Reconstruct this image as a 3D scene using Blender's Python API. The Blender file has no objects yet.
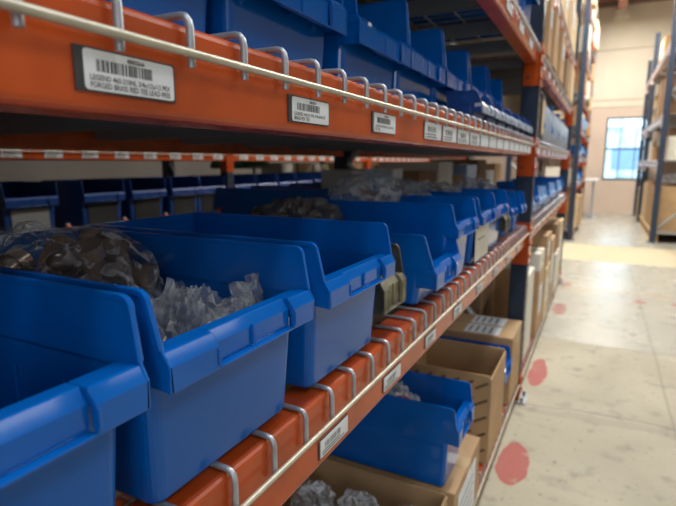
import bpy, bmesh, math, random
from mathutils import Vector, Matrix, noise
PI = math.pi
SC = bpy.context.scene
COL = SC.collection

# ------------------------------------------------------------------ camera
FPX = 505.0
cam_d = bpy.data.cameras.new('camera')
cam = bpy.data.objects.new('camera', cam_d); COL.objects.link(cam)
cam_d.sensor_fit = 'HORIZONTAL'; cam_d.sensor_width = 36.0
cam_d.lens = FPX / 676.0 * 36.0
cam_d.clip_start = 0.02; cam_d.clip_end = 200
pitch, yaw = math.radians(10.105), math.radians(27.233)
cam.location = (0.26, 0.0, 1.10)
cam.rotation_euler = (PI / 2 - pitch, 0, yaw)
cam_d.dof.use_dof = True
cam_d.dof.focus_distance = 0.50
cam_d.dof.aperture_fstop = 7.0
SC.camera = cam

# ------------------------------------------------------------------ world, lights, exposure
w = bpy.data.worlds.new('world'); SC.world = w; w.use_nodes = True
nt = w.node_tree; bg = nt.nodes['Background']
bg.inputs[0].default_value = (0.80, 0.90, 1.0, 1); bg.inputs[1].default_value = 4.2
SC.view_settings.view_transform = 'Standard'; SC.view_settings.look = 'None'
SC.view_settings.gamma = 1.0; SC.view_settings.use_curve_mapping = False
SC.view_settings.exposure = 0.0

def area_light(name, loc, sx, sy, power, color, rot=(0, 0, 0)):
    d = bpy.data.lights.new(name, 'AREA'); d.shape = 'RECTANGLE'; d.size = sx; d.size_y = sy
    d.energy = power; d.color = color
    o = bpy.data.objects.new(name, d); COL.objects.link(o); o.location = loc; o.rotation_euler = rot
    return o
LAMPS = [(0.62, -1.6, 30), (0.62, 1.6, 42), (0.58, 4.4, 125), (0.5, 7.2, 150), (0.45, 10.4, 165)]
for lx, ly, p in LAMPS:
    area_light('aisle_lamp_light', (lx, ly, 4.02), 0.30, 1.4, p, (0.93, 0.97, 1.0) if ly < 3 else (1.0, 0.96, 0.88))
for lx, ly, p in [(-1.65, 1.5, .6), (-1.65, 6.6, 45), (-1.65, 9.2, 110)]:
    area_light('aisle_lamp_light', (lx, ly, 4.02), 0.30, 1.4, p, (1.0, 0.93, 0.84))
for lx, ly, p in [(3.0, -1.0, 28), (3.0, 1.8, 42), (3.0, 4.6, 30)]:
    area_light('side_fill_light', (lx, ly, 4.33), 1.3, 2.2, p, (0.95, 0.98, 1.0))  # unseen fill lights added on the right to brighten the bin fronts
# unseen fill light added behind and to the right of the camera
area_light('rear_fill_light', (2.6, -2.6, 2.3), 2.6, 2.4, 14, (0.86, 0.93, 1.0), (math.radians(75), 0, math.radians(40)))

# ------------------------------------------------------------------ materials
MATS = {}
def mat(name, color, rough=0.5, metal=0.0, noise_amt=0.0, nscale=8.0, bump=0.0, bscale=60.0, coat=0.0, spec=0.5, emit=None, alpha=1.0, trans=0.0, stretch=None):
    m = bpy.data.materials.new(name); m.use_nodes = True
    n = m.node_tree.nodes; l = m.node_tree.links; b = n['Principled BSDF']
    b.inputs['Base Color'].default_value = (*color, 1)
    b.inputs['Roughness'].default_value = rough; b.inputs['Metallic'].default_value = metal
    b.inputs['Coat Weight'].default_value = coat; b.inputs['Specular IOR Level'].default_value = spec
    b.inputs['Alpha'].default_value = alpha; b.inputs['Transmission Weight'].default_value = trans
    if emit: b.inputs['Emission Color'].default_value = (*emit[:3], 1); b.inputs['Emission Strength'].default_value = emit[3]
    tc = n.new('ShaderNodeTexCoord')
    src = tc.outputs['Object']
    if stretch:
        mp = n.new('ShaderNodeMapping'); mp.inputs['Scale'].default_value = stretch
        l.new(src, mp.inputs[0]); src = mp.outputs[0]
    if noise_amt > 0:
        nz = n.new('ShaderNodeTexNoise'); nz.inputs['Scale'].default_value = nscale; nz.inputs['Detail'].default_value = 5
        cr = n.new('ShaderNodeMixRGB'); cr.blend_type = 'MIX'
        cr.inputs[1].default_value = (*[c * (1 - noise_amt) for c in color], 1)
        cr.inputs[2].default_value = (*[min(1, c * (1 + noise_amt)) for c in color], 1)
        rp = n.new('ShaderNodeValToRGB'); rp.color_ramp.elements[0].position = 0.35; rp.color_ramp.elements[1].position = 0.65
        l.new(src, nz.inputs['Vector']); l.new(nz.outputs['Fac'], rp.inputs[0]); l.new(rp.outputs[0], cr.inputs[0]); l.new(cr.outputs[0], b.inputs['Base Color'])
    if bump > 0:
        nb = n.new('ShaderNodeTexNoise'); nb.inputs['Scale'].default_value = bscale; nb.inputs['Detail'].default_value = 4
        bp = n.new('ShaderNodeBump'); bp.inputs['Strength'].default_value = bump; bp.inputs['Distance'].default_value = 0.002
        l.new(src, nb.inputs['Vector']); l.new(nb.outputs['Fac'], bp.inputs['Height']); l.new(bp.outputs[0], b.inputs['Normal'])
    MATS[name] = m
    return m
ORANGE = mat('orange_rack_paint', (0.44, 0.066, 0.010), 0.24, noise_amt=0.16, nscale=14, bump=0.12, bscale=90)
BLUE = mat('blue_plastic', (0.001, 0.100, 0.42), 0.08, spec=0.42, bump=0.015, bscale=40, noise_amt=0.06, nscale=10)
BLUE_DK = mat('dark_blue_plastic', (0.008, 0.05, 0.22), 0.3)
OLIVE = mat('dusty_black_plastic', (0.035, 0.034, 0.028), 0.55, noise_amt=0.6, nscale=30)
OLIVE_F = mat('dusty_olive_plastic', (0.15, 0.135, 0.08), 0.6, noise_amt=0.5, nscale=35)
WIRE = mat('galvanized_wire', (0.40, 0.42, 0.45), 0.38, metal=0.55, noise_amt=0.15, nscale=40)
ROD = mat('cream_zinc_rod', (0.50, 0.47, 0.37), 0.40, metal=0.35, noise_amt=0.1, nscale=40)
NAVY = mat('navy_upright_paint', (0.014, 0.027, 0.055), 0.40, noise_amt=0.2, nscale=20)
GREY_ST = mat('grey_steel', (0.30, 0.32, 0.33), 0.45, metal=0.4)
DARKST = mat('dark_steel', (0.03, 0.03, 0.035), 0.5, metal=0.3)
CARD = mat('cardboard', (0.43, 0.27, 0.135), 0.75, noise_amt=0.10, nscale=6, bump=0.08, bscale=120)
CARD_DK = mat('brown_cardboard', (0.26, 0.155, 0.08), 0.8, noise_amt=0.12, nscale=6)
CARD_LT = mat('pale_cardboard', (0.60, 0.45, 0.26), 0.75, noise_amt=0.10, nscale=6)
WHITE = mat('white_paper', (0.70, 0.73, 0.76), 0.55, noise_amt=0.05, nscale=30)
WHITE_BOX = mat('white_board', (0.66, 0.63, 0.54), 0.6, noise_amt=0.06, nscale=8)
INK = mat('black_ink', (0.03, 0.03, 0.035), 0.6)
INK_BR = mat('brown_print', (0.12, 0.07, 0.04), 0.8)
TAPE = mat('clear_tan_tape', (0.50, 0.36, 0.20), 0.25)
HOLDER = mat('dark_label_holder', (0.045, 0.045, 0.05), 0.4)
GREEN = mat('dark_green_fabric', (0.012, 0.06, 0.025), 0.8)
RED = mat('red_plastic', (0.45, 0.02, 0.02), 0.4)
BRASS = mat('tarnished_brass', (0.36, 0.27, 0.20), 0.20, metal=0.6, noise_amt=0.35, nscale=25)
COPPER = mat('copper', (0.42, 0.15, 0.07), 0.3, metal=0.9)
PALEB = mat('window_washed_beam_paint', (0.60, 0.50, 0.50), 0.3)  # orange beams paled: the wash of window light is put into the colour
BLACK = mat('black_plastic', (0.012, 0.012, 0.013), 0.4)
FRAME = mat('window_frame_paint', (0.04, 0.10, 0.13), 0.5)
PINKST = mat('painted_roof_steel', (0.50, 0.25, 0.20), 0.6)
LAMPM = mat('lamp_tube', (1, 1, 1), 0.5, emit=(1.0, 0.94, 0.84, 6.0))
LAMPB = mat('lamp_housing', (0.8, 0.8, 0.8), 0.4)
LTGREY = mat('pale_grey_plastic', (0.36, 0.42, 0.50), 0.35)
BIN_LT = mat('pale_blue_plastic', (0.30, 0.45, 0.68), 0.3)

def bag_mat(name, tint, dens, rough=0.12, lo=0.40, hi=0.66, sc=26):
    m = bpy.data.materials.new(name); m.use_nodes = True
    n = m.node_tree.nodes; l = m.node_tree.links; n.clear()
    out = n.new('ShaderNodeOutputMaterial'); tr = n.new('ShaderNodeBsdfTransparent'); gl = n.new('ShaderNodeBsdfPrincipled')
    gl.inputs['Base Color'].default_value = (*tint, 1); gl.inputs['Roughness'].default_value = rough
    mx = n.new('ShaderNodeMixShader'); tc = n.new('ShaderNodeTexCoord'); nz = n.new('ShaderNodeTexNoise')
    nz.inputs['Scale'].default_value = sc; nz.inputs['Detail'].default_value = 6; nz.inputs['Distortion'].default_value = 1.2
    mr = n.new('ShaderNodeMapRange'); mr.inputs[1].default_value = lo; mr.inputs[2].default_value = hi
    mr.inputs[3].default_value = dens * 0.35; mr.inputs[4].default_value = min(1, dens * (1.8 if dens > .2 else 3.5))
    bp = n.new('ShaderNodeBump'); bp.inputs['Strength'].default_value = 0.8; bp.inputs['Distance'].default_value = 0.010
    l.new(tc.outputs['Object'], nz.inputs['Vector']); l.new(nz.outputs['Fac'], mr.inputs[0]); l.new(nz.outputs['Fac'], bp.inputs['Height'])
    l.new(bp.outputs[0], gl.inputs['Normal']); l.new(mr.outputs[0], mx.inputs[0]); l.new(tr.outputs[0], mx.inputs[1]); l.new(gl.outputs[0], mx.inputs[2])
    l.new(mx.outputs[0], out.inputs[0])
    MATS[name] = m; return m
BAG = bag_mat('clear_poly_bag', (0.50, 0.53, 0.57), 0.42)
BAG_W = bag_mat('milky_poly_bag', (0.72, 0.74, 0.76), 0.5)
BAG_THIN = bag_mat('thin_clear_film', (0.45, 0.47, 0.50), 0.20, 0.05, 0.48, 0.66, 45)

# floor: stained concrete, red paint discs, joints and a crack
def floor_mat():
    m = bpy.data.materials.new('stained_concrete'); m.use_nodes = True
    n = m.node_tree.nodes; l = m.node_tree.links; b = n['Principled BSDF']
    tc = n.new('ShaderNodeTexCoord'); P = tc.outputs['Object']
    def nz(scale, det=6, dist=0.0, mscale=None):
        t = n.new('ShaderNodeTexNoise'); t.inputs['Scale'].default_value = scale; t.inputs['Detail'].default_value = det; t.inputs['Distortion'].default_value = dist
        if mscale:
            mp = n.new('ShaderNodeMapping'); mp.inputs['Scale'].default_value = mscale; l.new(P, mp.inputs[0]); l.new(mp.outputs[0], t.inputs['Vector'])
        else: l.new(P, t.inputs['Vector'])
        return t.outputs['Fac']
    def ramp(s, a, c, ca=(0, 0, 0), cb=(1, 1, 1)):
        r = n.new('ShaderNodeValToRGB'); e = r.color_ramp.elements
        e[0].position = a; e[1].position = c; e[0].color = (*ca, 1); e[1].color = (*cb, 1); l.new(s, r.inputs[0]); return r.outputs[0]
    def mix(f, a, c):
        x = n.new('ShaderNodeMixRGB')
        for i, v in enumerate((f, a, c)):
            if isinstance(v, tuple): x.inputs[i].default_value = (*v, 1)
            elif isinstance(v, float): x.inputs[i].default_value = v
            else: l.new(v, x.inputs[i])
        return x.outputs[0]
    def math_(op, a, c=None, d=None):
        x = n.new('ShaderNodeMath'); x.operation = op
        for i, v in enumerate((a, c, d)):
            if v is None: continue
            if isinstance(v, (int, float)): x.inputs[i].default_value = v
            else: l.new(v, x.inputs[i])
        return x.outputs[0]
    sx = n.new('ShaderNodeSeparateXYZ'); l.new(P, sx.inputs[0]); X, Y = sx.outputs[0], sx.outputs[1]
    base = ramp(nz(1.6, 8, 0.6), 0.3, 0.72, (0.29, 0.26, 0.185), (0.43, 0.39, 0.285))
    polished = math_('GREATER_THAN', Y, 3.35)
    base = mix(math_('MULTIPLY', polished, 0.35), base, (0.50, 0.52, 0.51))
    base = mix(ramp(nz(11, 8), 0.56, 0.74), base, (0.20, 0.18, 0.14))
    base = mix(ramp(nz(45, 4), 0.64, 0.72), base, (0.15, 0.13, 0.10))
    base = mix(ramp(nz(3.1, 6, 1.0), 0.66, 0.74), base, (0.52, 0.47, 0.34))
    wob = math_('MULTIPLY', math_('SUBTRACT', nz(7, 6), 0.5), 0.05)
    # red paint marks (x, y, rx, ry)
    for cx, cy, rx, ry, st in [(0.055, 1.83, 0.055, 0.155, 0.92), (0.045, 2.76, 0.045, 0.20, 0.92), (0.06, 4.10, 0.05, 0.17, 0.55), (0.06, 5.0, 0.045, 0.10, 0.45),
                           (0.62, 4.6, 0.05, 0.06, 0.6), (0.93, 4.62, 0.10, 0.05, 0.6), (1.07, 4.05, 0.03, 0.08, 0.5)]:
        dx = math_('DIVIDE', math_('ADD', math_('SUBTRACT', X, cx), wob), rx)
        dy = math_('DIVIDE', math_('ADD', math_('SUBTRACT', Y, cy), wob), ry)
        d = math_('ADD', math_('MULTIPLY', dx, dx), math_('MULTIPLY', dy, dy))
        f = math_('MULTIPLY', math_('LESS_THAN', d, 1.0), math_('MULTIPLY', ramp(nz(18, 6), 0.22, 0.40), st))
        base = mix(f, base, (0.34, 0.05, 0.04))
    # joints across and along, one wandering crack
    def line(coord, pos, wd, amp=0.0, sc=3.0, st=0.6, col=(0.12, 0.11, 0.09)):
        nonlocal base
        c = math_('SUBTRACT', coord, pos)
        if amp: c = math_('ADD', c, math_('MULTIPLY', math_('SUBTRACT', nz(sc, 4), 0.5), amp))
        f = math_('MULTIPLY', math_('LESS_THAN', math_('ABSOLUTE', c), wd), st)
        base = mix(f, base, col)
    line(Y, 2.36, 0.006, 0.25, 1.6, 0.55); line(Y, 2.30, 0.03, 0.25, 1.6, 0.18)
    line(X, 0.62, 0.006, 0.02, 2.0, 0.35); line(Y, 3.35, 0.006, 0.03, 2.0, 0.45); line(Y, 4.85, 0.03, 0.03, 2, 0.4, (0.50, 0.34, 0.2))
    # warm light on the cross passage painted in as a beige, rougher strip
    inb = math_('MULTIPLY', math_('GREATER_THAN', Y, 6.35), math_('LESS_THAN', Y, 7.65))
    base = mix(math_('MULTIPLY', inb, 0.75), base, (0.50, 0.41, 0.24))
    l.new(base, b.inputs['Base Color'])
    rr = n.new('ShaderNodeMapRange'); l.new(nz(4, 6), rr.inputs[0]); rr.inputs[3].default_value = 0.17; rr.inputs[4].default_value = 0.34
    l.new(math_('ADD', math_('ADD', rr.outputs[0], math_('MULTIPLY', inb, 0.4)), math_('MULTIPLY', math_('SUBTRACT', 1.0, polished), 0.36)), b.inputs['Roughness'])
    bp = n.new('ShaderNodeBump'); bp.inputs['Strength'].default_value = 0.25; bp.inputs['Distance'].default_value = 0.004
    l.new(nz(30, 8), bp.inputs['Height']); l.new(bp.outputs[0], b.inputs['Normal'])
    return m

def wall_mat(name, col, bands=()):
    m = mat(name, col, 0.8, noise_amt=0.05, nscale=1.5, bump=0.2, bscale=20)
    return m

# ------------------------------------------------------------------ mesh helpers
class MB:
    def __init__(s): s.v = []; s.f = []; s.m = []; s.sm = []; s.mats = []
    def mi(s, m):
        if m not in s.mats: s.mats.append(m)
        return s.mats.index(m)
    def add(s, vs, fs, m, smooth=False):
        o = len(s.v); s.v += [tuple(v) for v in vs]; k = s.mi(m)
        for f in fs: s.f.append([o + i for i in f]); s.m.append(k); s.sm.append(smooth)
    def box(s, x0, x1, y0, y1, z0, z1, m, M=None):
        vs = [(x, y, z) for x in (x0, x1) for y in (y0, y1) for z in (z0, z1)]
        if M is not None: vs = [M @ Vector(v) for v in vs]
        s.add(vs, [(0, 1, 3, 2), (4, 6, 7, 5), (0, 4, 5, 1), (2, 3, 7, 6), (0, 2, 6, 4), (1, 5, 7, 3)], m)
    def bbox(s, x0, x1, y0, y1, z0, z1, r, m, seg=2):
        """box with rounded edges"""
        bm = bmesh.new(); bmesh.ops.create_cube(bm, size=1)
        for v in bm.verts: v.co = Vector(((x0 + x1) / 2 + v.co.x * (x1 - x0), (y0 + y1) / 2 + v.co.y * (y1 - y0), (z0 + z1) / 2 + v.co.z * (z1 - z0)))
        bmesh.ops.bevel(bm, geom=bm.edges[:], offset=r, segments=seg, profile=0.5, affect='EDGES')
        bm.verts.index_update()
        s.add([v.co for v in bm.verts], [[v.index for v in f.verts] for f in bm.faces], m, False); bm.free()
    def prism(s, prof, axis, a, b, m, fn=None):
        """closed profile extruded from a to b along axis ('x','y','z'); prof gives the two others in order"""
        n = len(prof); vs = []
        for t in (a, b):
            for p in prof:
                q = {'x': (t, p[0], p[1]), 'y': (p[0], t, p[1]), 'z': (p[0], p[1], t)}[axis]
                vs.append(fn(q, t) if fn else q)
        fs = [[i, (i + 1) % n, n + (i + 1) % n, n + i] for i in range(n)]
        fs += [list(range(n))[::-1], list(range(n, 2 * n))]
        s.add(vs, fs, m)
    def tube(s, pts, r, m, seg=8, caps=True, smooth=True):
        pts = [Vector(p) for p in pts]; n = len(pts); vs = []; fs = []
        up = None
        for i, p in enumerate(pts):
            t = ((pts[min(i + 1, n - 1)] - pts[i]).normalized() + (pts[i] - pts[max(i - 1, 0)]).normalized())
            t.normalize()
            if up is None: up = Vector((0, 0, 1)) if abs(t.z) < 0.9 else Vector((1, 0, 0))
            a = t.cross(up); a.normalize(); b = t.cross(a); up = -b if False else up - t * up.dot(t)
            if up.length < 1e-3: up = Vector((1, 0, 0))
            up.normalize(); a = t.cross(up); b = up
            rr = r[i] if isinstance(r, (list, tuple)) else r
            for k in range(seg):
                an = 2 * PI * k / seg; vs.append(p + a * (rr * math.cos(an)) + b * (rr * math.sin(an)))
        for i in range(n - 1):
            for k in range(seg):
                fs.append([i * seg + k, i * seg + (k + 1) % seg, (i + 1) * seg + (k + 1) % seg, (i + 1) * seg + k])
        s.add(vs, fs, m, smooth)
        if caps:
            s.add(vs[:seg], [list(range(seg))[::-1]], m); s.add(vs[-seg:], [list(range(seg))], m)
    def mesh(s, name):
        me = bpy.data.meshes.new(name); me.from_pydata(s.v, [], s.f)
        for m in s.mats: me.materials.append(m)
        me.polygons.foreach_set('material_index', s.m); me.polygons.foreach_set('use_smooth', s.sm)
        bm = bmesh.new(); bm.from_mesh(me); bmesh.ops.recalc_face_normals(bm, faces=bm.faces[:]); bm.to_mesh(me); bm.free()
        me.update(); return me
    def build(s, name, parent=None, loc=(0, 0, 0), bevel=0.0):
        o = bpy.data.objects.new(name, s.mesh(name)); COL.objects.link(o); o.location = loc
        if parent: o.parent = parent
        if bevel:
            b = o.modifiers.new('bevel', 'BEVEL'); b.width = bevel; b.segments = 2; b.limit_method = 'ANGLE'; b.angle_limit = math.radians(40)
        return o

def tag(o, label, cat=None, group=None):
    if label: o['label'] = label
    if cat: o['category'] = cat
    if group: o['group'] = group
    return o
def thing(name, loc, label, cat, group=None, rz=0.0):
    o = bpy.data.objects.new(name, None); COL.objects.link(o); o.location = loc; o.rotation_euler = (0, 0, rz)
    o.empty_display_size = 0.05
    return tag(o, label, cat, group)
def structure(o, label=None):
    o['kind'] = 'structure'
    if label: o['label'] = label
    return o
def dup(root, loc, label, rz=None, group=None, scale=None):
    r = root.copy(); COL.objects.link(r); r.location = loc; r['label'] = label
    if rz is not None: r.rotation_euler = (0, 0, rz)
    if group: r['group'] = group
    if scale: r.scale = scale
    for ch in list(root.children):
        c = ch.copy(); COL.objects.link(c); c.parent = r
        for g in list(ch.children):
            d = g.copy(); COL.objects.link(d); d.parent = c
    return r

def text_geo(body, size, sx=1.0, bold=0.0):
    cu = bpy.data.curves.new('text', 'FONT'); cu.body = body; cu.size = size; cu.align_x = 'LEFT'; cu.offset = bold; cu.resolution_u = 2
    o = bpy.data.objects.new('text', cu); COL.objects.link(o)
    dg = bpy.context.evaluated_depsgraph_get(); me = bpy.data.meshes.new_from_object(o.evaluated_get(dg))
    vs = [(v.co.x * sx, v.co.y) for v in me.vertices]; fs = [list(p.vertices) for p in me.polygons]
    bpy.data.objects.remove(o); bpy.data.curves.remove(cu); bpy.data.meshes.remove(me)
    return vs, fs
def put_text(mb, body, y, z, size, width, x, m, bold=0.0):
    """text on a face looking to +x, fitted into width"""
    vs, fs = text_geo(body, size, 1.0, bold)
    if not vs: return
    wd = max(v[0] for v in vs); k = width / wd
    mb.add([(x, y + v[0] * k, z + v[1]) for v in vs], fs, m)

# ================================================================== SETTING
XW0, XW1, YW0, YW1, ZC = -4.5, 4.6, -5.0, 12.7, 4.42
FLOORM = floor_mat()
mb = MB(); mb.box(XW0 - .1, XW1 + .1, YW0, YW1 + .2, -0.1, 0, FLOORM)
structure(mb.build('floor'), 'stained grey beige concrete floor with red paint spots')
BEIGE = wall_mat('beige_wall_paint', (0.66, 0.53, 0.43))
BEIGE_UP = wall_mat('cream_wall_paint', (0.72, 0.655, 0.53))
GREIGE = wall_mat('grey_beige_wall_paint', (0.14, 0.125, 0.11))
DIM = wall_mat('low_bounce_wall_paint', (0.30, 0.27, 0.23))  # unseen right and front walls darkened to cut bounced light
LINE = mat('wall_joint', (0.34, 0.26, 0.19), 0.8)
WX0, WX1, WZ0, WZ1 = 0.285, 1.15, 0.74, 2.06
mb = MB()
y0, y1 = YW1, YW1 + .2
mb.box(XW0, WX0, y0, y1, 0, 2.25, BEIGE); mb.box(WX1, XW1, y0, y1, 0, 2.25, BEIGE)
mb.box(WX0, WX1, y0, y1, 0, WZ0, BEIGE); mb.box(WX0, WX1, y0, y1, WZ1, 2.25, BEIGE)
mb.box(XW0, XW1, y0, y1, 2.25, ZC, BEIGE_UP)
for z in (2.27, 2.42, 3.45): mb.box(XW0, XW1, y0 - .006, y0, z, z + .014, LINE)
structure(mb.build('wall_back'), 'beige end wall of the aisle with a window')
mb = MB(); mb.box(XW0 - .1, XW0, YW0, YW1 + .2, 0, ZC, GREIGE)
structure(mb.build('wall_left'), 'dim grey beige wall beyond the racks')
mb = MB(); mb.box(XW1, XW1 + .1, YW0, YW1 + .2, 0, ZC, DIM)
structure(mb.build('wall_right'))
mb = MB(); mb.box(XW0 - .1, 2.6, YW0 - .1, YW0, 0, ZC, DIM); mb.box(4.2, XW1 + .1, YW0 - .1, YW0, 0, ZC, DIM); mb.box(2.6, 4.2, YW0 - .1, YW0, 3.0, ZC, DIM)  # opening added so sky light fills in from behind
structure(mb.build('wall_front'))
CEILM = mat('brown_roof_deck', (0.20, 0.14, 0.11), 0.8)
mb = MB(); mb.box(XW0, XW1, YW0, YW1 + .2, ZC, ZC + .1, CEILM)
structure(mb.build('ceiling'))
mb = MB()
mb.box(XW0, XW1, YW1 - .16, YW1, ZC - .10, ZC, CEILM)
mb.box(XW0, XW1, YW1 - .20, YW1 - .03, ZC - .02, ZC, PINKST)
structure(mb.build('trim_1'), 'dark roof edge beam above the end wall')
mb = MB()
mb.box(0.30, 0.46, 4, YW1, ZC - .22, ZC - .16, PINKST); mb.box(0.36, 0.40, 4, YW1, ZC - .16, ZC, PINKST)
mb.box(0.24, 0.52, YW1 - .22, YW1 - .001, ZC - .36, ZC - .22, WHITE_BOX)
structure(mb.build('trim_2'), 'pinkish steel roof joist running along the aisle')
# window
mb = MB()
t = .035
mb.box(WX0, WX1, y0 - .01, y0 + .05, WZ0, WZ0 + t, FRAME); mb.box(WX0, WX1, y0 - .01, y0 + .05, WZ1 - t, WZ1, FRAME)
mb.box(WX0, WX0 + t, y0 - .01, y0 + .05, WZ0, WZ1, FRAME); mb.box(WX1 - t, WX1, y0 - .01, y0 + .05, WZ0, WZ1, FRAME)
for k in (1, 2): x = WX0 + (WX1 - WX0) * k / 3; mb.box(x - .010, x + .010, y0, y0 + .04, WZ0, WZ1, FRAME)
mb.box(WX0, WX1, y0, y0 + .04, 1.38, 1.42, FRAME)
win = structure(mb.build('window_1'), 'tall window with dark frame and mullions at the end of the aisle')
gm = bpy.data.materials.new('window_glass'); gm.use_nodes = True
n = gm.node_tree.nodes; l = gm.node_tree.links; n.clear()
o_ = n.new('ShaderNodeOutputMaterial'); a_ = n.new('ShaderNodeBsdfTransparent'); b_ = n.new('ShaderNodeBsdfGlossy'); x_ = n.new('ShaderNodeMixShader')
a_.inputs[0].default_value = (0.86, 0.95, 1.0, 1); b_.inputs['Roughness'].default_value = 0.05; x_.inputs[0].default_value = 0.06
l.new(a_.outputs[0], x_.inputs[1]); l.new(b_.outputs[0], x_.inputs[2]); l.new(x_.outputs[0], o_.inputs[0])
mb = MB(); mb.box(WX0, WX1, y0 + .018, y0 + .024, WZ0, WZ1, gm); g = mb.build('glass_pane', win)
# pale building across the yard, seen through the window
YARD = mat('bleached_yard_paving', (0.55, 0.60, 0.62), 0.9)
FARW = mat('pale_blue_building_cladding', (0.70, 0.82, 0.86), 0.8, noise_amt=0.35, nscale=2.2)
mb = MB(); mb.box(-8, 12, 18, 18.5, 0, 2.2, FARW)
for k in range(12): mb.box(-8 + k * 1.7, -7.2 + k * 1.7, 17.97, 18.0, 0.9, 1.5, BIN_LT)
tag(mb.build('outside_building'), 'pale blue building outside, seen through the window', 'building')
mb = MB(); mb.box(-8, 12, YW1 + .2, 18, -.15, -.05, YARD)
structure(mb.build('trim_3'), 'yard paving outside the window')
# ceiling lamps
first = None
LN = ['nearest lamp, over the start of the aisle', 'second lamp, over the nearest rack bay', 'lamp over the far rack bay', 'lamp over the cross passage', 'last lamp, near the end wall']
for k, (lx, ly, p) in enumerate(LAMPS):
    if first is None:
        first = thing('ceiling_lamp', (lx, ly, 4.06), 'white strip lamp hung under the roof, ' + LN[k], 'lamp', 'strip lamps over the aisle')
        mb = MB(); mb.box(-.17, .17, -.72, .72, 0, .06, LAMPB); mb.build('housing', first)
        mb = MB()
        for x in (-.09, .09): mb.tube([(x, -.68, -.012), (x, .68, -.012)], .012, LAMPM, 8)
        mb.build('lamp_tube', first)
        mb = MB(); mb.box(-.005, .005, -.5, -.49, .06, .36, DARKST); mb.box(-.005, .005, .49, .5, .06, .36, DARKST); mb.build('hanger', first)
    else: dup(first, (lx, ly, 4.06), 'white strip lamp hung under the roof, ' + LN[k])
for k, (lx, ly, s_) in enumerate([(-1.65, 1.5, 'beside the nearest bay'), (-1.65, 5.0, 'beside the middle bay'), (-1.65, 8.6, 'at the far end')]):
    dup(first, (lx, ly, 4.06), 'white strip lamp over the aisle behind the rack, ' + s_, group='strip lamps over the hidden aisle')

for k, (lx, ly) in enumerate([(3.0, -1.0), (3.0, 1.8), (3.0, 4.6)]):
    mb = MB(); mb.box(lx - .70, lx + .70, ly - 1.15, ly + 1.15, ZC - .05, ZC, WHITE_BOX)  # unseen panels added above the side fill lights
    structure(mb.build('trim_%d' % (4 + k)), 'unseen white panel added above a fill light')
# ================================================================== RACKS
def post_mesh(h):
    """perforated C-section column; open front strips with rungs, 70 mm wide in y, 55 deep in x; front face at x=0"""
    mb = MB()
    mb.box(-.003, 0, -.036, -.014, 0, h, NAVY); mb.box(-.003, 0, .014, .036, 0, h, NAVY)
    z = 0.0
    while z < h - .03:
        mb.box(-.003, 0, -.014, -.006, z, z + .050, NAVY) ; mb.box(-.003, 0, .006, .014, z, z + .050, NAVY)
        mb.box(-.003, 0, -.006, .006, z, z + .022, NAVY)
        z += .050
    mb.box(-.070, 0, -.036, -.033, 0, h, NAVY); mb.box(-.070, 0, .033, .036, 0, h, NAVY)
    mb.box(-.070, -.067, -.036, -.018, 0, h, NAVY); mb.box(-.070, -.067, .018, .036, 0, h, NAVY)
    return mb
def foot(mb, y, x0=-.085, x1=.035):
    mb.box(x0, x1, y - .06, y + .05, 0, .008, GREY_ST)
    mb.tube([(x1 - .018, y - .045, .008), (x1 - .018, y - .045, .030)], .008, GREY_ST, 6)
    mb.tube([(x1 - .018, y + .035, .008), (x1 - .018, y + .035, .030)], .008, GREY_ST, 6)
def add_frame(root, y, h, depth, mirror=1):
    for xx, fx in ((0.0, 1), (-depth, -1)):
        p = post_mesh(h).build('upright_post', root)
        p.location = (xx, y, 0.009)
        if fx < 0: p.scale = (-1, 1, 1)
        mb = MB(); foot(mb, 0, *( (-.085, .035) if fx > 0 else (-.035, .085))); b = mb.build('foot_plate', p); b.location = (0, 0, -.009)
        if fx < 0: b.scale = (-1, 1, 1)
    mb = MB(); zs = [.16]; mb.box(-depth + .068, -.068, y - .014, y + .014, .14, .17, GREY_ST)
    z = .19; k = 0; dz = .91
    while z + dz < h:
        a, b = (-.06, z), (-depth + .06, z + dz)
        if k % 2 == 1: a, b = (-depth + .06, z), (-.06, z + dz)
        mb.tube([(a[0], y, a[1]), (b[0], y, b[1])], .016, GREY_ST, 4, smooth=False)
        z += dz; k += 1
    mb.box(-depth + .055, -.055, y - .014, y + .014, z - .014, z + .016, GREY_ST)
    mb.build('cross_brace', root)
def beam_obj(root, ya, yb, ztop, h, x0=-.060, x1=-.012, name='beam', m=None, conn=True):
    m = m or ORANGE
    mb = MB(); mb.bbox(x0, x1, ya, yb, ztop - h, ztop, .006, m, 3)
    b = mb.build(name, root)
    if conn:
        for yy, s in ((ya, 1), (yb, -1)):
            c = MB()
            yo = yy - s * .0005
            c.box(x0 - .004, x1 + .014, *sorted((yo, yo - s * .006)), ztop - h - .085, ztop + .012, m)
            c.box(x1 + .010, x1 + .015, *sorted((yo, yo - s * .045)), ztop - h - .085, ztop + .012, m)
            for zz in (ztop - .02, ztop - h + .005, ztop - h - .05):
                c.tube([(x1 + .014, yo - s * .022, zz), (x1 + .021, yo - s * .022, zz)], .008, m, 8)
                c.box(x0 + .008, x0 + .018, *sorted((yo, yo + s * .0012)), zz - .006, zz + .006, DARKST)
            c.build('beam_connector', b)
    return b
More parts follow.
